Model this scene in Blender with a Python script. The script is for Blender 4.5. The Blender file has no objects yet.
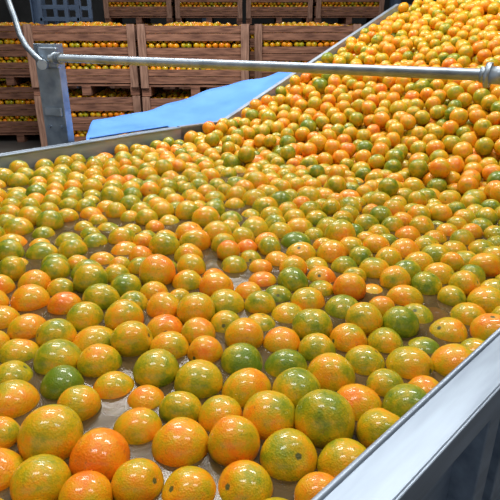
import bpy, bmesh, math, random
import numpy as np
from mathutils import Vector, Matrix
random.seed(4); rng=np.random.default_rng(11)
scene=bpy.context.scene
scene.view_settings.view_transform='Standard'
scene.view_settings.exposure=0.0
R45=math.radians(45)
WZ=0.95           # water level
TR,TL=0.26,2.20   # tank inner walls (local y)
S0=-0.6

# ---------------------------------------------------------------- helpers
def link(o,parent=None):
    scene.collection.objects.link(o)
    if parent: o.parent=parent
    return o
def empty(name,loc=(0,0,0),rz=0):
    e=bpy.data.objects.new(name,None); e.location=loc; e.rotation_euler=(0,0,rz); e.empty_display_size=.1
    return link(e)
def obj(name,bm,mat,parent=None,smooth=False,bevel=0):
    me=bpy.data.meshes.new(name); bm.to_mesh(me); bm.free()
    me.materials.append(mat)
    if smooth:
        for p in me.polygons: p.use_smooth=True
    o=bpy.data.objects.new(name,me); link(o,parent)
    if bevel:
        m=o.modifiers.new('bevel','BEVEL'); m.width=bevel; m.segments=2; m.limit_method='ANGLE'
    return o
def box(bm,x0,x1,y0,y1,z0,z1,M=None):
    vs=[bm.verts.new((x,y,z)) for x in(x0,x1) for y in(y0,y1) for z in(z0,z1)]
    if M is not None:
        for v in vs: v.co=M@v.co
    for f in((0,1,3,2),(4,6,7,5),(0,4,5,1),(2,3,7,6),(0,2,6,4),(1,5,7,3)):
        bm.faces.new([vs[i] for i in f])
def prism(bm,pts,y0,y1):
    a=[bm.verts.new((x,y0,z)) for x,z in pts]; b=[bm.verts.new((x,y1,z)) for x,z in pts]
    n=len(pts); bm.faces.new(a); bm.faces.new(b[::-1])
    for i in range(n): bm.faces.new((a[i],b[i],b[(i+1)%n],a[(i+1)%n]))
    bmesh.ops.recalc_face_normals(bm,faces=bm.faces)
def tube(bm,pts,r,seg=20):
    pts=[Vector(p) for p in pts]; rings=[]
    for i,p in enumerate(pts):
        d=(pts[min(i+1,len(pts)-1)]-pts[max(i-1,0)]).normalized()
        a=d.cross(Vector((0,0,1)));
        if a.length<.01:a=Vector((1,0,0))
        a.normalize(); b=a.cross(d)
        rr=r[i] if isinstance(r,(list,tuple)) else r
        rings.append([bm.verts.new(p+a*rr*math.cos(2*math.pi*k/seg)+b*rr*math.sin(2*math.pi*k/seg)) for k in range(seg)])
    for i in range(len(rings)-1):
        for k in range(seg):
            f=bm.faces.new((rings[i][k],rings[i][(k+1)%seg],rings[i+1][(k+1)%seg],rings[i+1][k])); f.smooth=True
    bm.faces.new(rings[0]); bm.faces.new(rings[-1][::-1])

# ---------------------------------------------------------------- materials
def newmat(name):
    m=bpy.data.materials.new(name); m.use_nodes=True
    nt=m.node_tree; b=nt.nodes['Principled BSDF']; return m,nt,b
def N(nt,t,**k):
    n=nt.nodes.new(t)
    for a,v in k.items(): setattr(n,a,v)
    return n
def ramp(nt,stops,fac,interp='LINEAR'):
    n=N(nt,'ShaderNodeValToRGB'); cr=n.color_ramp; cr.interpolation=interp
    while len(cr.elements)<len(stops): cr.elements.new(.5)
    for e,(p,c) in zip(cr.elements,stops):
        e.position=p; e.color=(*c,1)
    nt.links.new(fac,n.inputs['Fac']); return n
def noisy(name,c1,c2,scale=4,rough=.6,metal=0,stretch=(1,1,1),bump=0,detail=5,rough2=None):
    m,nt,b=newmat(name); L=nt.links.new
    tc=N(nt,'ShaderNodeTexCoord'); mp=N(nt,'ShaderNodeMapping'); mp.inputs['Scale'].default_value=stretch
    L(tc.outputs['Object'],mp.inputs[0])
    no=N(nt,'ShaderNodeTexNoise'); no.inputs['Scale'].default_value=scale; no.inputs['Detail'].default_value=detail
    L(mp.outputs[0],no.inputs['Vector'])
    r=ramp(nt,[(.3,c1),(.7,c2)],no.outputs['Fac']); L(r.outputs[0],b.inputs['Base Color'])
    b.inputs['Roughness'].default_value=rough; b.inputs['Metallic'].default_value=metal
    if rough2 is not None:
        mr=N(nt,'ShaderNodeMapRange'); mr.inputs['To Min'].default_value=rough; mr.inputs['To Max'].default_value=rough2
        L(no.outputs['Fac'],mr.inputs[0]); L(mr.outputs[0],b.inputs['Roughness'])
    if bump:
        bp=N(nt,'ShaderNodeBump'); bp.inputs['Strength'].default_value=bump; bp.inputs['Distance'].default_value=.01
        L(no.outputs['Fac'],bp.inputs['Height']); L(bp.outputs[0],b.inputs['Normal'])
    return m
steel=noisy('stainless_steel',(.21,.26,.33),(.34,.41,.50),5,.36,.6,(1,7,7),.04,rough2=.55)
galv=noisy('galvanised_steel',(.20,.25,.31),(.42,.49,.56),14,.35,.7,(1,1,1),.03,rough2=.55)
wood=noisy('crate_wood',(.10,.04,.025),(.34,.16,.10),6,.85,0,(1,9,9),.4,detail=8)
wood2=noisy('crate_wood_post',(.15,.075,.05),(.40,.23,.165),6,.85,0,(9,9,1),.4,detail=8)
blue=noisy('blue_plastic',(.045,.20,.66),(.08,.28,.78),5,.6,0,(1,1,1),.12)
conc=noisy('concrete_floor',(.05,.048,.045),(.10,.095,.09),2,.6,0,(1,1,1),.1)
wallm=noisy('painted_block_wall',(.07,.075,.08),(.12,.125,.13),1.5,.85)
darkst=noisy('dark_painted_steel',(.03,.04,.055),(.06,.08,.10),3,.5)
bluest=noisy('blue_painted_steel',(.10,.16,.28),(.16,.24,.38),3,.5)
rub=noisy('conveyor_belt_rubber',(.03,.03,.03),(.06,.06,.055),8,.6)
core=noisy('painted_shade_core',(.10,.04,.01),(.2,.09,.015),12,.9)  # shade deep inside the crate fill, put into the colour

def orange_mat():
    m,nt,b=newmat('orange_peel'); L=nt.links.new
    at=N(nt,'ShaderNodeAttribute',attribute_name='oloc'); ah=N(nt,'ShaderNodeAttribute',attribute_name='ohue')
    comb=N(nt,'ShaderNodeCombineXYZ')
    sh=N(nt,'ShaderNodeMath',operation='MULTIPLY'); sh.inputs[1].default_value=77.7; L(ah.outputs['Fac'],sh.inputs[0])
    for i in range(3): L(sh.outputs[0],comb.inputs[i])
    ad=N(nt,'ShaderNodeVectorMath',operation='ADD'); L(at.outputs['Vector'],ad.inputs[0]); L(comb.outputs[0],ad.inputs[1])
    n1=N(nt,'ShaderNodeTexNoise'); n1.inputs['Scale'].default_value=.7; n1.inputs['Detail'].default_value=3; n1.inputs['Roughness'].default_value=.55
    L(ad.outputs[0],n1.inputs['Vector'])
    n2=N(nt,'ShaderNodeTexNoise'); n2.inputs['Scale'].default_value=4; n2.inputs['Detail'].default_value=7; n2.inputs['Roughness'].default_value=.8
    L(ad.outputs[0],n2.inputs['Vector'])
    a=N(nt,'ShaderNodeMath',operation='MULTIPLY_ADD'); a.inputs[1].default_value=1.5; L(n1.outputs['Fac'],a.inputs[0]); L(ah.outputs['Fac'],a.inputs[2])
    c=N(nt,'ShaderNodeMath',operation='MULTIPLY_ADD'); c.inputs[1].default_value=.95; L(n2.outputs['Fac'],c.inputs[0]); L(a.outputs[0],c.inputs[2])
    d=N(nt,'ShaderNodeMath',operation='SUBTRACT'); d.inputs[1].default_value=1.225; L(c.outputs[0],d.inputs[0])
    r=ramp(nt,[(.0,(.12,.19,.004)),(.2,(.27,.28,.004)),(.42,(.55,.36,.004)),(.60,(.73,.32,.004)),(.80,(.78,.23,.003)),(1,(.76,.155,.002))],d.outputs[0])
    v=N(nt,'ShaderNodeTexNoise'); v.inputs['Scale'].default_value=4.5; v.inputs['Detail'].default_value=8; v.inputs['Roughness'].default_value=.85; L(ad.outputs[0],v.inputs['Vector'])
    sp=N(nt,'ShaderNodeMapRange'); sp.inputs['From Min'].default_value=.55; sp.inputs['From Max'].default_value=.68; sp.inputs['To Max'].default_value=.8
    L(v.outputs['Fac'],sp.inputs[0])
    mx=N(nt,'ShaderNodeMix',data_type='RGBA'); L(sp.outputs[0],mx.inputs[0]); L(r.outputs[0],mx.inputs[6]); mx.inputs[7].default_value=(.20,.12,.018,1)
    sx=N(nt,'ShaderNodeSeparateXYZ'); L(at.outputs['Vector'],sx.inputs[0])
    st=N(nt,'ShaderNodeMapRange'); st.inputs['From Min'].default_value=.988; st.inputs['From Max'].default_value=.994; L(sx.outputs['Z'],st.inputs[0])
    mx2=N(nt,'ShaderNodeMix',data_type='RGBA'); L(st.outputs[0],mx2.inputs[0]); L(mx.outputs[2],mx2.inputs[6]); mx2.inputs[7].default_value=(.09,.10,.025,1)
    L(mx2.outputs[2],b.inputs['Base Color'])
    vo=N(nt,'ShaderNodeTexVoronoi'); vo.inputs['Scale'].default_value=15; L(at.outputs['Vector'],vo.inputs['Vector'])
    bp=N(nt,'ShaderNodeBump'); bp.inputs['Strength'].default_value=.45; bp.inputs['Distance'].default_value=.0012
    L(vo.outputs['Distance'],bp.inputs['Height']); L(bp.outputs[0],b.inputs['Normal'])
    b.inputs['Roughness'].default_value=.42; b.inputs['Specular IOR Level'].default_value=.3
    b.inputs['Coat Weight'].default_value=.45; b.inputs['Coat Roughness'].default_value=.11
    return m
peel=orange_mat()

def water_mat():
    m,nt,b=newmat('murky_water'); L=nt.links.new
    tc=N(nt,'ShaderNodeTexCoord'); n=N(nt,'ShaderNodeTexNoise'); n.inputs['Scale'].default_value=18; n.inputs['Detail'].default_value=2
    L(tc.outputs['Object'],n.inputs['Vector'])
    bp=N(nt,'ShaderNodeBump'); bp.inputs['Strength'].default_value=.15; bp.inputs['Distance'].default_value=.01
    L(n.outputs['Fac'],bp.inputs['Height']); L(bp.outputs[0],b.inputs['Normal'])
    r=ramp(nt,[(.3,(.085,.055,.02)),(.7,(.13,.085,.032))],n.outputs['Fac']); L(r.outputs[0],b.inputs['Base Color'])
    b.inputs['Roughness'].default_value=.17; b.inputs['Specular IOR Level'].default_value=.28; b.inputs['Alpha'].default_value=.72
    return m
water=water_mat()

# ---------------------------------------------------------------- fruit mesh builder
def ico(sub):
    bm=bmesh.new(); bmesh.ops.create_icosphere(bm,subdivisions=sub,radius=1)
    V=np.array([v.co[:] for v in bm.verts]); F=np.array([[v.index for v in f.verts] for f in bm.faces]); bm.free(); return V,F
ICO={k:ico(k) for k in(2,3,4)}
def rand_rot(n):
    q=rng.normal(size=(n,4)); q/=np.linalg.norm(q,axis=1)[:,None]
    w,x,y,z=q.T
    return np.stack([1-2*(y*y+z*z),2*(x*y-z*w),2*(x*z+y*w),2*(x*y+z*w),1-2*(x*x+z*z),2*(y*z-x*w),2*(x*z-y*w),2*(y*z+x*w),1-2*(x*x+y*y)],1).reshape(n,3,3)
def fruit_mesh(name,P,rad,sub,hue):
    VV=[];FF=[];LL=[];HH=[];off=0
    for s in sorted(set(sub.tolist())):
        idx=np.where(sub==s)[0]; V,F=ICO[s]; n=len(idx)
        Rm=rand_rot(n)
        base=V.copy(); pole=np.clip((V[:,2]-.90)/.1,0,1); pole2=np.clip((-V[:,2]-.93)/.07,0,1)
        k=1-.075*pole**1.5-.03*pole2
        base=base*k[:,None]
        sq=rng.uniform(.88,1.06,n)
        B=np.repeat(base[None],n,0); B[:,:,2]*=sq[:,None]
        B[:,:,0]*=rng.uniform(.94,1.03,n)[:,None]
        # gentle lumpiness unique to each fruit
        ph=rng.uniform(0,6.28,(n,1)); lump=1+.014*np.sin(2.6*V[None,:,0]+3.1*V[None,:,1]+ph)+.010*np.sin(4.3*V[None,:,1]-3.7*V[None,:,2]+2*ph)
        B*=lump[:,:,None]
        W=np.einsum('nij,nvj->nvi',Rm,B)*rad[idx][:,None,None]+P[idx][:,None,:]
        VV.append(W.reshape(-1,3)); LL.append(np.repeat(V[None],n,0).reshape(-1,3)); HH.append(np.repeat(hue[idx],len(V)))
        FF.append((F[None]+(np.arange(n)*len(V))[:,None,None]+off).reshape(-1,3)); off+=n*len(V)
    V=np.concatenate(VV).astype('f4');F=np.concatenate(FF).astype('i4');Lc=np.concatenate(LL).astype('f4');H=np.concatenate(HH).astype('f4')
    me=bpy.data.meshes.new(name); me.vertices.add(len(V)); me.vertices.foreach_set('co',V.ravel())
    me.loops.add(F.size); me.loops.foreach_set('vertex_index',F.ravel())
    me.polygons.add(len(F)); me.polygons.foreach_set('loop_start',np.arange(0,F.size,3,dtype='i4'))
    me.update(calc_edges=True)
    me.polygons.foreach_set('use_smooth',np.ones(len(F),dtype=bool))
    a=me.attributes.new('oloc','FLOAT_VECTOR','POINT'); a.data.foreach_set('vector',Lc.ravel())
    a=me.attributes.new('ohue','FLOAT','POINT'); a.data.foreach_set('value',H)
    me.materials.append(peel); me.validate(); return me
# ---------------------------------------------------------------- pack the fruit in tank + incline (local frame)
SL=.365; SB=1.76; SCR=3.70; SEND=4.15
def floor_z(s):
    z=WZ-.115+SL*(np.minimum(s,SCR)-SB)
    return np.maximum(z,WZ-.55)
def hexgrid(s0,s1,t0,t1,sp):
    pts=[];i=0;y=t0
    while y<t1:
        x=s0+(sp/2 if i%2 else 0)
        while x<s1: pts.append((x,y)); x+=sp
        y+=sp*.866;i+=1
    return np.array(pts)
A=hexgrid(-.5,2.0,TR+.04,TL-.03,.0755); A=A+rng.normal(0,.017,A.shape)
pc=np.where((A[:,0]<1.4)&(A[:,1]<1.5),.075,.02)
cull=rng.random(len(A))<pc; A=A[~cull]
zA=np.full(len(A),WZ)+rng.normal(0,.005,len(A)); tA=WZ+rng.normal(-.004,.008,len(A))
A2=hexgrid(-.45,1.7,TR+.06,TL-.05,.15)+rng.normal(0,.02,(1,2)); A2=A2+rng.normal(0,.025,A2.shape)
zA2=np.full(len(A2),WZ-.08); tA2=WZ-.055+rng.normal(.0,.012,len(A2))
B=hexgrid(1.80,SEND-.1,TR+.04,TL-.03,.073)+0; B=B+rng.normal(0,.012,B.shape); zB=floor_z(B[:,0])+.045
C=hexgrid(1.55,SEND-.1,TR+.04,TL-.03,.080); C=C+rng.normal(0,.02,C.shape); zC=np.maximum(floor_z(C[:,0]),WZ-.06)+.12
keepC=(C[:,0]>1.85)|(rng.random(len(C))<.15); C=C[keepC]; zC=zC[keepC]
P=np.concatenate([np.c_[A,zA],np.c_[A2,zA2],np.c_[B,zB],np.c_[C,zC]])
T=np.concatenate([tA,tA2,np.full(len(B),WZ+.0),np.full(len(C),WZ+.003)])
n=len(P)
rad=np.where(P[:,0]<1.5,rng.normal(.0372,.0036,n),rng.normal(.0358,.0028,n)); rad=np.clip(rad,.029,.0455)
for it in range(110):
    if it%7==0:
        ii=[];jj=[]
        for a in range(0,n,500):
            D=((P[a:a+500,None,:]-P[None])**2).sum(2); x,y=np.where(D<.108**2); x=x+a; k=x<y; ii.append(x[k]);jj.append(y[k])
        I=np.concatenate(ii);J=np.concatenate(jj)
    P[:,2]+=np.clip(T-P[:,2],-.0035,.0035)*(.9 if it<90 else .4)
    d=P[J]-P[I]; Ln=np.linalg.norm(d,axis=1)+1e-9; ov=np.clip((rad[I]+rad[J])*.985-Ln,0,None)*.46
    ps=d/Ln[:,None]*ov[:,None]
    np.add.at(P,I,-ps); np.add.at(P,J,ps)
    P[:,1]=np.clip(P[:,1],TR+rad,TL-rad); P[:,0]=np.clip(P[:,0],-.56,SEND-.05)
    P[:,2]=np.maximum(P[:,2],floor_z(P[:,0])+rad)
# orange hue : higher = more orange
hue=rng.normal(.42,.125,n)
inc=P[:,0]>1.75
hue[inc]+=.10
near=(P[:,0]<1.0)&(P[:,1]<1.2); hue[near]+=rng.normal(.03,.11,near.sum())
g=rng.random(n)<.04; hue[g]=rng.uniform(.08,.2,g.sum())
hue=np.clip(hue,.02,.85)
wx=(P[:,0]-P[:,1])/2**.5; wy=(P[:,0]+P[:,1])/2**.5
dist=np.sqrt(wx**2+wy**2+(P[:,2]-1.5)**2)
sub=np.where(dist<1.5,4,3)
me=fruit_mesh('orange_mass',P,rad,sub,hue)
om=bpy.data.objects.new('floating_oranges',me); om.rotation_euler=(0,0,R45); link(om)

# ---------------------------------------------------------------- tank
tank=empty('fruit_dump_tank',(0,0,0),R45)
SE=2.1; RZ=WZ+.062
bm=bmesh.new()
box(bm,S0-.02,SE,TR-.006,TR,.30,RZ); box(bm,S0-.02,SE,TL,TL+.006,.30,RZ)
box(bm,S0-.026,S0-.02,TR-.006,TL+.006,.30,RZ); box(bm,S0-.02,SE,TR-.006,TL+.006,.29,.30); box(bm,SE,SE+.006,TR-.006,TL+.006,.30,WZ-.1)
obj('tank_shell',bm,steel,tank)
bm=bmesh.new()
box(bm,S0-.08,1.69,TR-.062,TR+.0,RZ,RZ+.004); box(bm,S0-.08,1.69,TR-.066,TR-.062,RZ-.045,RZ+.004)
obj('rim_near',bm,steel,tank,bevel=.0015)
bm=bmesh.new(); tube(bm,[(S0-.05,TR-.002,RZ+.003),(1.7,TR-.002,RZ+.003)],.005,10); tube(bm,[(S0-.05,TL+.002,RZ+.003),(1.7,TL+.002,RZ+.003)],.005,10); obj('rolled_edges',bm,steel,tank)
bm=bmesh.new()
box(bm,S0-.08,1.70,TL,TL+.05,RZ,RZ+.004); box(bm,S0-.08,1.70,TL+.05,TL+.054,RZ-.045,RZ+.004)
box(bm,S0-.08,S0-.02,TR,TL,RZ,RZ+.004)
obj('rim_far',bm,steel,tank,bevel=.0015)
bm=bmesh.new()
for s in(S0+.05,.75,2.0):
    for t in(TR-.05,TL-.0):
        box(bm,s,s+.05,t,t+.05,0,RZ-.05)
for s in (.2,.9,1.5):
    box(bm,s,s+.03,TR-.04,TR-.006,.3,RZ-.05)
obj('legs_and_stiffeners',bm,steel,tank,bevel=.003)
bm=bmesh.new()
bmesh.ops.create_grid(bm,x_segments=1,y_segments=1,size=.5)
for v in bm.verts: v.co=Vector(((S0-.02 if v.co.x<0 else 2.06),(TR if v.co.y<0 else TL),WZ))
obj('wash_water',bm,water,tank)

# ---------------------------------------------------------------- incline conveyor
conv=empty('inclined_conveyor',(0,0,0),R45)
bm=bmesh.new()
zf=lambda s:float(floor_z(np.array(s)))
prism(bm,[(1.6,zf(1.6)),(SCR,zf(SCR)),(SEND,zf(SCR)),(SEND,zf(SCR)-.06),(SCR,zf(SCR)-.06),(1.6,zf(1.6)-.06)],TR+.002,TL-.002)
obj('belt',bm,rub,conv)
H=.088
for nm,t in(('side_guard_left',TL),('side_guard_right',TR-.012)):
    bm=bmesh.new(); h=H
    pr=[(1.70,RZ-.13),(1.70,RZ+.004),(2.0,zf(2.0)+h),(SCR,zf(SCR)+h),(SEND+.05,zf(SCR)+h),(SEND+.05,zf(SCR)-.1),(SCR,zf(SCR)-.1),(1.85,WZ-.16)]
    prism(bm,pr,t,t+.012)
    e=[(1.70,RZ+.004),(2.0,zf(2.0)+h),(SCR,zf(SCR)+h),(SEND+.05,zf(SCR)+h)]
    y0,y1=(t,t+.03) if t>1 else (t-.03,t+.012)
    prism(bm,e+[(x,z+.005) for x,z in e[::-1]],y0,y1)
    obj(nm,bm,steel,conv)
bm=bmesh.new()
for s in(2.6,4.0):
    for t in(TR-.07,TL+.02): box(bm,s,s+.05,t,t+.05,0,zf(s)-.02)
box(bm,3.99,4.06,TR-.07,TL+.07,.4,.46)
obj('support_frame',bm,galv,conv,bevel=.003)
bm=bmesh.new(); tube(bm,[(SEND,TR,zf(SCR)-.05),(SEND,TL,zf(SCR)-.05)],.05,24); obj('head_roller',bm,galv,conv)

# ---------------------------------------------------------------- blue plastic sheet
bm=bmesh.new(); nu,nv=56,16; G=[]; SA,SZ=1.22,3.14
for i in range(nu+1):
    s=SA+(SZ-SA)*i/nu; row=[]
    zi=RZ+.012 if s<1.7 else max(RZ-.02,zf(s)+H-.015)
    w=.62*min(1,max(0.02,(s-SA)/.35))**.8*(1-.46*max(0,(s-2.1)/.9))
    zo=WZ+.05+ .19*max(0,(s-1.8))
    for j in range(nv+1):
        k=j/nv; t=TL+.06-.02*min(1,max(0,s-1.7)*5)+w*k
        z=zi*(1-k)+zo*k-.03*math.sin(k*math.pi)+.009*math.sin(9*s+5*k)*k+.005*math.sin(23*s-9*k)*k
        if j==nv: z-=.05
        row.append(bm.verts.new((s,t,z)))
    G.append(row)
for i in range(nu):
    for j in range(nv): bm.faces.new((G[i][j],G[i+1][j],G[i+1][j+1],G[i][j+1]))
o=obj('blue_plastic_sheet',bm,blue,None,smooth=True); o.rotation_euler=(0,0,R45)
m=o.modifiers.new('thick','SOLIDIFY'); m.thickness=.004

# ---------------------------------------------------------------- pipe and post
rig=empty('crossbar_pipe')
pl=Vector((-.90,2.563,1.362)); pr=Vector((.666,1.573,1.370)); dr=(pr-pl).normalized()
pe=pl+dr*(pr-pl).length*1.29
bm=bmesh.new(); tube(bm,[pl,pe],.0165,28)
obj('pipe',bm,galv,rig)
bm=bmesh.new()
tube(bm,[pr-dr*.006,pr+dr*.008],.034,28); tube(bm,[pr+dr*.008,pr+dr*.05],.024,28); tube(bm,[pr-dr*.02,pr-dr*.006],.021,28)
tube(bm,[pl+dr*.03,pl+dr*.075],.025,24)
obj('collars',bm,galv,rig)
bm=bmesh.new(); box(bm,pe.x-.03,pe.x+.03,pe.y-.03,pe.y+.03,0,1.41); box(bm,pe.x-.07,pe.x+.07,pe.y-.07,pe.y+.07,0,.012)
obj('steel_stanchion',bm,galv,None,bevel=.003)
post=empty('pipe_support_post',(-.93,2.60,0),math.radians(-14))
bm=bmesh.new(); box(bm,-.055,.055,-.004,.004,0,1.42); box(bm,-.059,-.053,-.004,.05,0,1.42); box(bm,.053,.059,-.004,.05,0,1.42)
obj('channel',bm,galv,post,bevel=.002)
bm=bmesh.new(); box(bm,-.02,.075,-.035,-.005,1.32,1.405); box(bm,-.04,.05,-.02,-.004,1.10,1.14)
obj('clamp',bm,galv,post,bevel=.005)
bm=bmesh.new()
for z in(1.335,1.39,1.12,1.05):
    for x in(-.03,.03): tube(bm,[(x,-.016-.0,z),(x,-.002,z)],.008,6)
obj('bolts',bm,steel,post)
lev=empty('bent_lever_handle')
bm=bmesh.new(); tube(bm,[(-.935,2.545,1.345),(-.965,2.545,1.375),(-1.0,2.56,1.41),(-1.03,2.585,1.457),(-1.055,2.615,1.53),(-1.084,2.646,1.602),(-1.13,2.69,1.70)],.013,16); obj('rod',bm,galv,lev)
bm=bmesh.new(); tube(bm,[(-.93,2.53,1.335),(-.93,2.585,1.335)],.022,18); obj('pivot',bm,galv,lev)

# ---------------------------------------------------------------- crates
CW,CD,CH=1.2,1.0,.755
def crate_meshes():
    bm=bmesh.new(); w,d=CW/2,CD/2; th=.018
    bt=.155; gp=.07; zs=[.135+i*(bt+gp) for i in range(3)]
    for z in zs:
        for sg in(-1,1):
            y=sg*(d-th/2-.03); jt=random.uniform(-.004,.004)
            for q in(0,1):
                z0=z+jt+q*(bt/2); box(bm,-w,w,y-th/2+q*.002,y+th/2+q*.002,z0+.003*q,z0+bt/2-.004)
            x=sg*(w-th/2-.0); box(bm,x-th/2,x+th/2,-d+.05,d-.05,z+jt,z+bt+jt)
    for i in range(7):
        y=-d+.04+i*(2*d-.08-.12)/6; box(bm,-w+.02,w-.02,y,y+.12,.10,.12)
    for x in(-w,-.05,w-.1): box(bm,x,x+.1,-d+.03,d-.03,0,.10)
    a=bpy.data.meshes.new('slats'); bm.to_mesh(a); bm.free(); a.materials.append(wood)
    bm=bmesh.new()
    for x in(-w,w-.085):
        for sg in(-1,1):
            y=sg*(d-.015); box(bm,x,x+.085,y-.014,y+.014,.09,CH-.005)
    b=bpy.data.meshes.new('posts'); bm.to_mesh(b); bm.free(); b.materials.append(wood2)
    bm=bmesh.new(); box(bm,-w+.085,w-.085,-d+.12,d-.12,.125,CH-.14); c=bpy.data.meshes.new('core'); bm.to_mesh(c); bm.free(); c.materials.append(core)  # plain dark box added behind the fruit to block light
    pts=[]; sp=.070
    for kz,z in enumerate(np.arange(.16,CH-.08,sp*.88)):
        for x in np.arange(-w+.06,w-.05,sp):
            for y in(-d+.078,d-.078): pts.append((x+random.uniform(-.01,.01)+(sp/2 if kz%2 else 0),y+random.uniform(-.005,.005),z+random.uniform(-.008,.008)))
        for y in np.arange(-d+.12,d-.1,sp):
            for x in(-w+.058,w-.058): pts.append((x,y+random.uniform(-.01,.01),z+random.uniform(-.008,.008)))
    for x in np.arange(-w+.06,w-.05,sp):
        for y in np.arange(-d+.09,d-.08,sp):
            hz=CH-.08+.06*(1-(x/w)**2)*(1-(y/d)**2)
            pts.append((x+random.uniform(-.01,.01),y+random.uniform(-.01,.01),hz+random.uniform(-.018,.018)))
    pts=np.array(pts); pts[:,0]=np.clip(pts[:,0],-w+.055,w-.055)
    n=len(pts); f=fruit_mesh('crate_fruit',pts,rng.uniform(.033,.038,n),np.full(n,2),np.clip(rng.normal(.56,.13,n),.1,.9))
    return a,b,c,f
CM=crate_meshes()
def crate(x,y,z,rz=0,frame=True):
    e=empty('wooden_fruit_crate',(x,y,z),rz)
    for nm,me in zip(('slats','posts','light_block_core','fruit_fill'),CM):
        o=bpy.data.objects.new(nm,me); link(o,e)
    return e
def stack(x,y,k,rz=0):
    for i in range(k): crate(x+(random.uniform(-.015,.015)),y+random.uniform(-.02,.02),i*(CH+.002),rz+random.uniform(-.012,.012))
YF=6.70
stack(-1.86,YF+.1,2,.03); stack(-.62,YF,2,0); stack(.66,YF+.35,2,-.03)
stack(-3.2,YF+1.2,2,.05)
for i,x in enumerate((-2.0,-.74,.52,1.78)): stack(x,10.9+(.1*i%.3),4,random.uniform(-.02,.02))
for x in(-7.2,-5.9,-4.6): stack(x,11.0,2 if x>-5 else 3,.05)

# ---------------------------------------------------------------- hall
def slab(name,x0,x1,y0,y1,z0,z1,mat):
    bm=bmesh.new(); box(bm,x0,x1,y0,y1,z0,z1); return obj(name,bm,mat)
slab('floor',-12,12,-7,16,-.1,0,conc)
slab('wall_back',-12,12,16,16.2,0,6,wallm)
slab('wall_left',-12.2,-12,-7,16.2,0,6,wallm)
slab('wall_right',12,12.2,-7,16.2,0,6,wallm)
slab('ceiling',-12.2,12.2,-7,16.2,6,6.1,wallm)
for x,y in((-3.6,10.0),(-1.0,13.5),(3.2,13.0),(-6.8,13.5)):
    bm=bmesh.new(); box(bm,-.09,.09,-.012,.012,0,5.99); box(bm,-.1,-.085,-.08,.08,0,5.99); box(bm,.085,.1,-.08,.08,0,5.99); box(bm,-.16,.16,-.14,.14,0,.02)
    o=obj('steel_column',bm,bluest); o.location=(x,y,0)
bm=bmesh.new()
for x in(-3.25,-2.85,-2.68):
    for y in(9.0,9.7): box(bm,x,x+.06,y,y+.06,0,2.6)
for z in(1.55,1.72,2.2): 
    for y in(9.0,9.7): box(bm,-3.25,-2.62,y+.01,y+.05,z,z+.06)
for z in(1.55,2.2):
    for x in(-3.25,-2.68): box(bm,x+.01,x+.05,9.0,9.76,z,z+.05)
obj('steel_machine_frame',bm,bluest,bevel=.004)

def fixture(x,y,z,sx,sy,p,col=(1,.97,.92)):
    e=empty('ceiling_or_fill_light',(x,y,z))
    bm=bmesh.new(); box(bm,-sx/2-.04,sx/2+.04,-sy/2-.04,sy/2+.04,.02,.1); obj('housing',bm,darkst,e)
    bm=bmesh.new()
    for ox in(-sx*.3,sx*.3): tube(bm,[(ox,0,.1),(ox,0,6-z)],.006,8)
    obj('hangers',bm,darkst,e)
    l=bpy.data.lights.new('lamp','AREA'); l.shape='RECTANGLE'; l.size=sx; l.size_y=sy; l.energy=p; l.color=col
    o=bpy.data.objects.new('lamp',l); link(o,e)
fixture(-1.0,3.6,4.6,1.5,.5,135); fixture(1.6,3.2,4.6,1.5,.5,135); fixture(-1.0,.4,4.6,1.5,.5,58); fixture(1.8,0.2,4.6,1.5,.5,42)
fixture(-1.2,4.6,3.9,1.5,.5,68); fixture(0,9.3,5.2,1.6,.5,75); fixture(-5,8.5,5.2,1.6,.5,60)  # first fixture here is a fill light added to brighten the crates
w=bpy.data.worlds.new('World'); scene.world=w; w.use_nodes=True
bg=w.node_tree.nodes['Background']; bg.inputs[0].default_value=(.82,.89,1,1); bg.inputs[1].default_value=.6

cam=bpy.data.cameras.new('Camera'); co=bpy.data.objects.new('Camera',cam); link(co)
cam.sensor_width=36; cam.lens=36*536/500; cam.clip_start=.02
co.location=(0,0,1.5); co.rotation_euler=(math.radians(90-22.8),0,0)
scene.camera=co
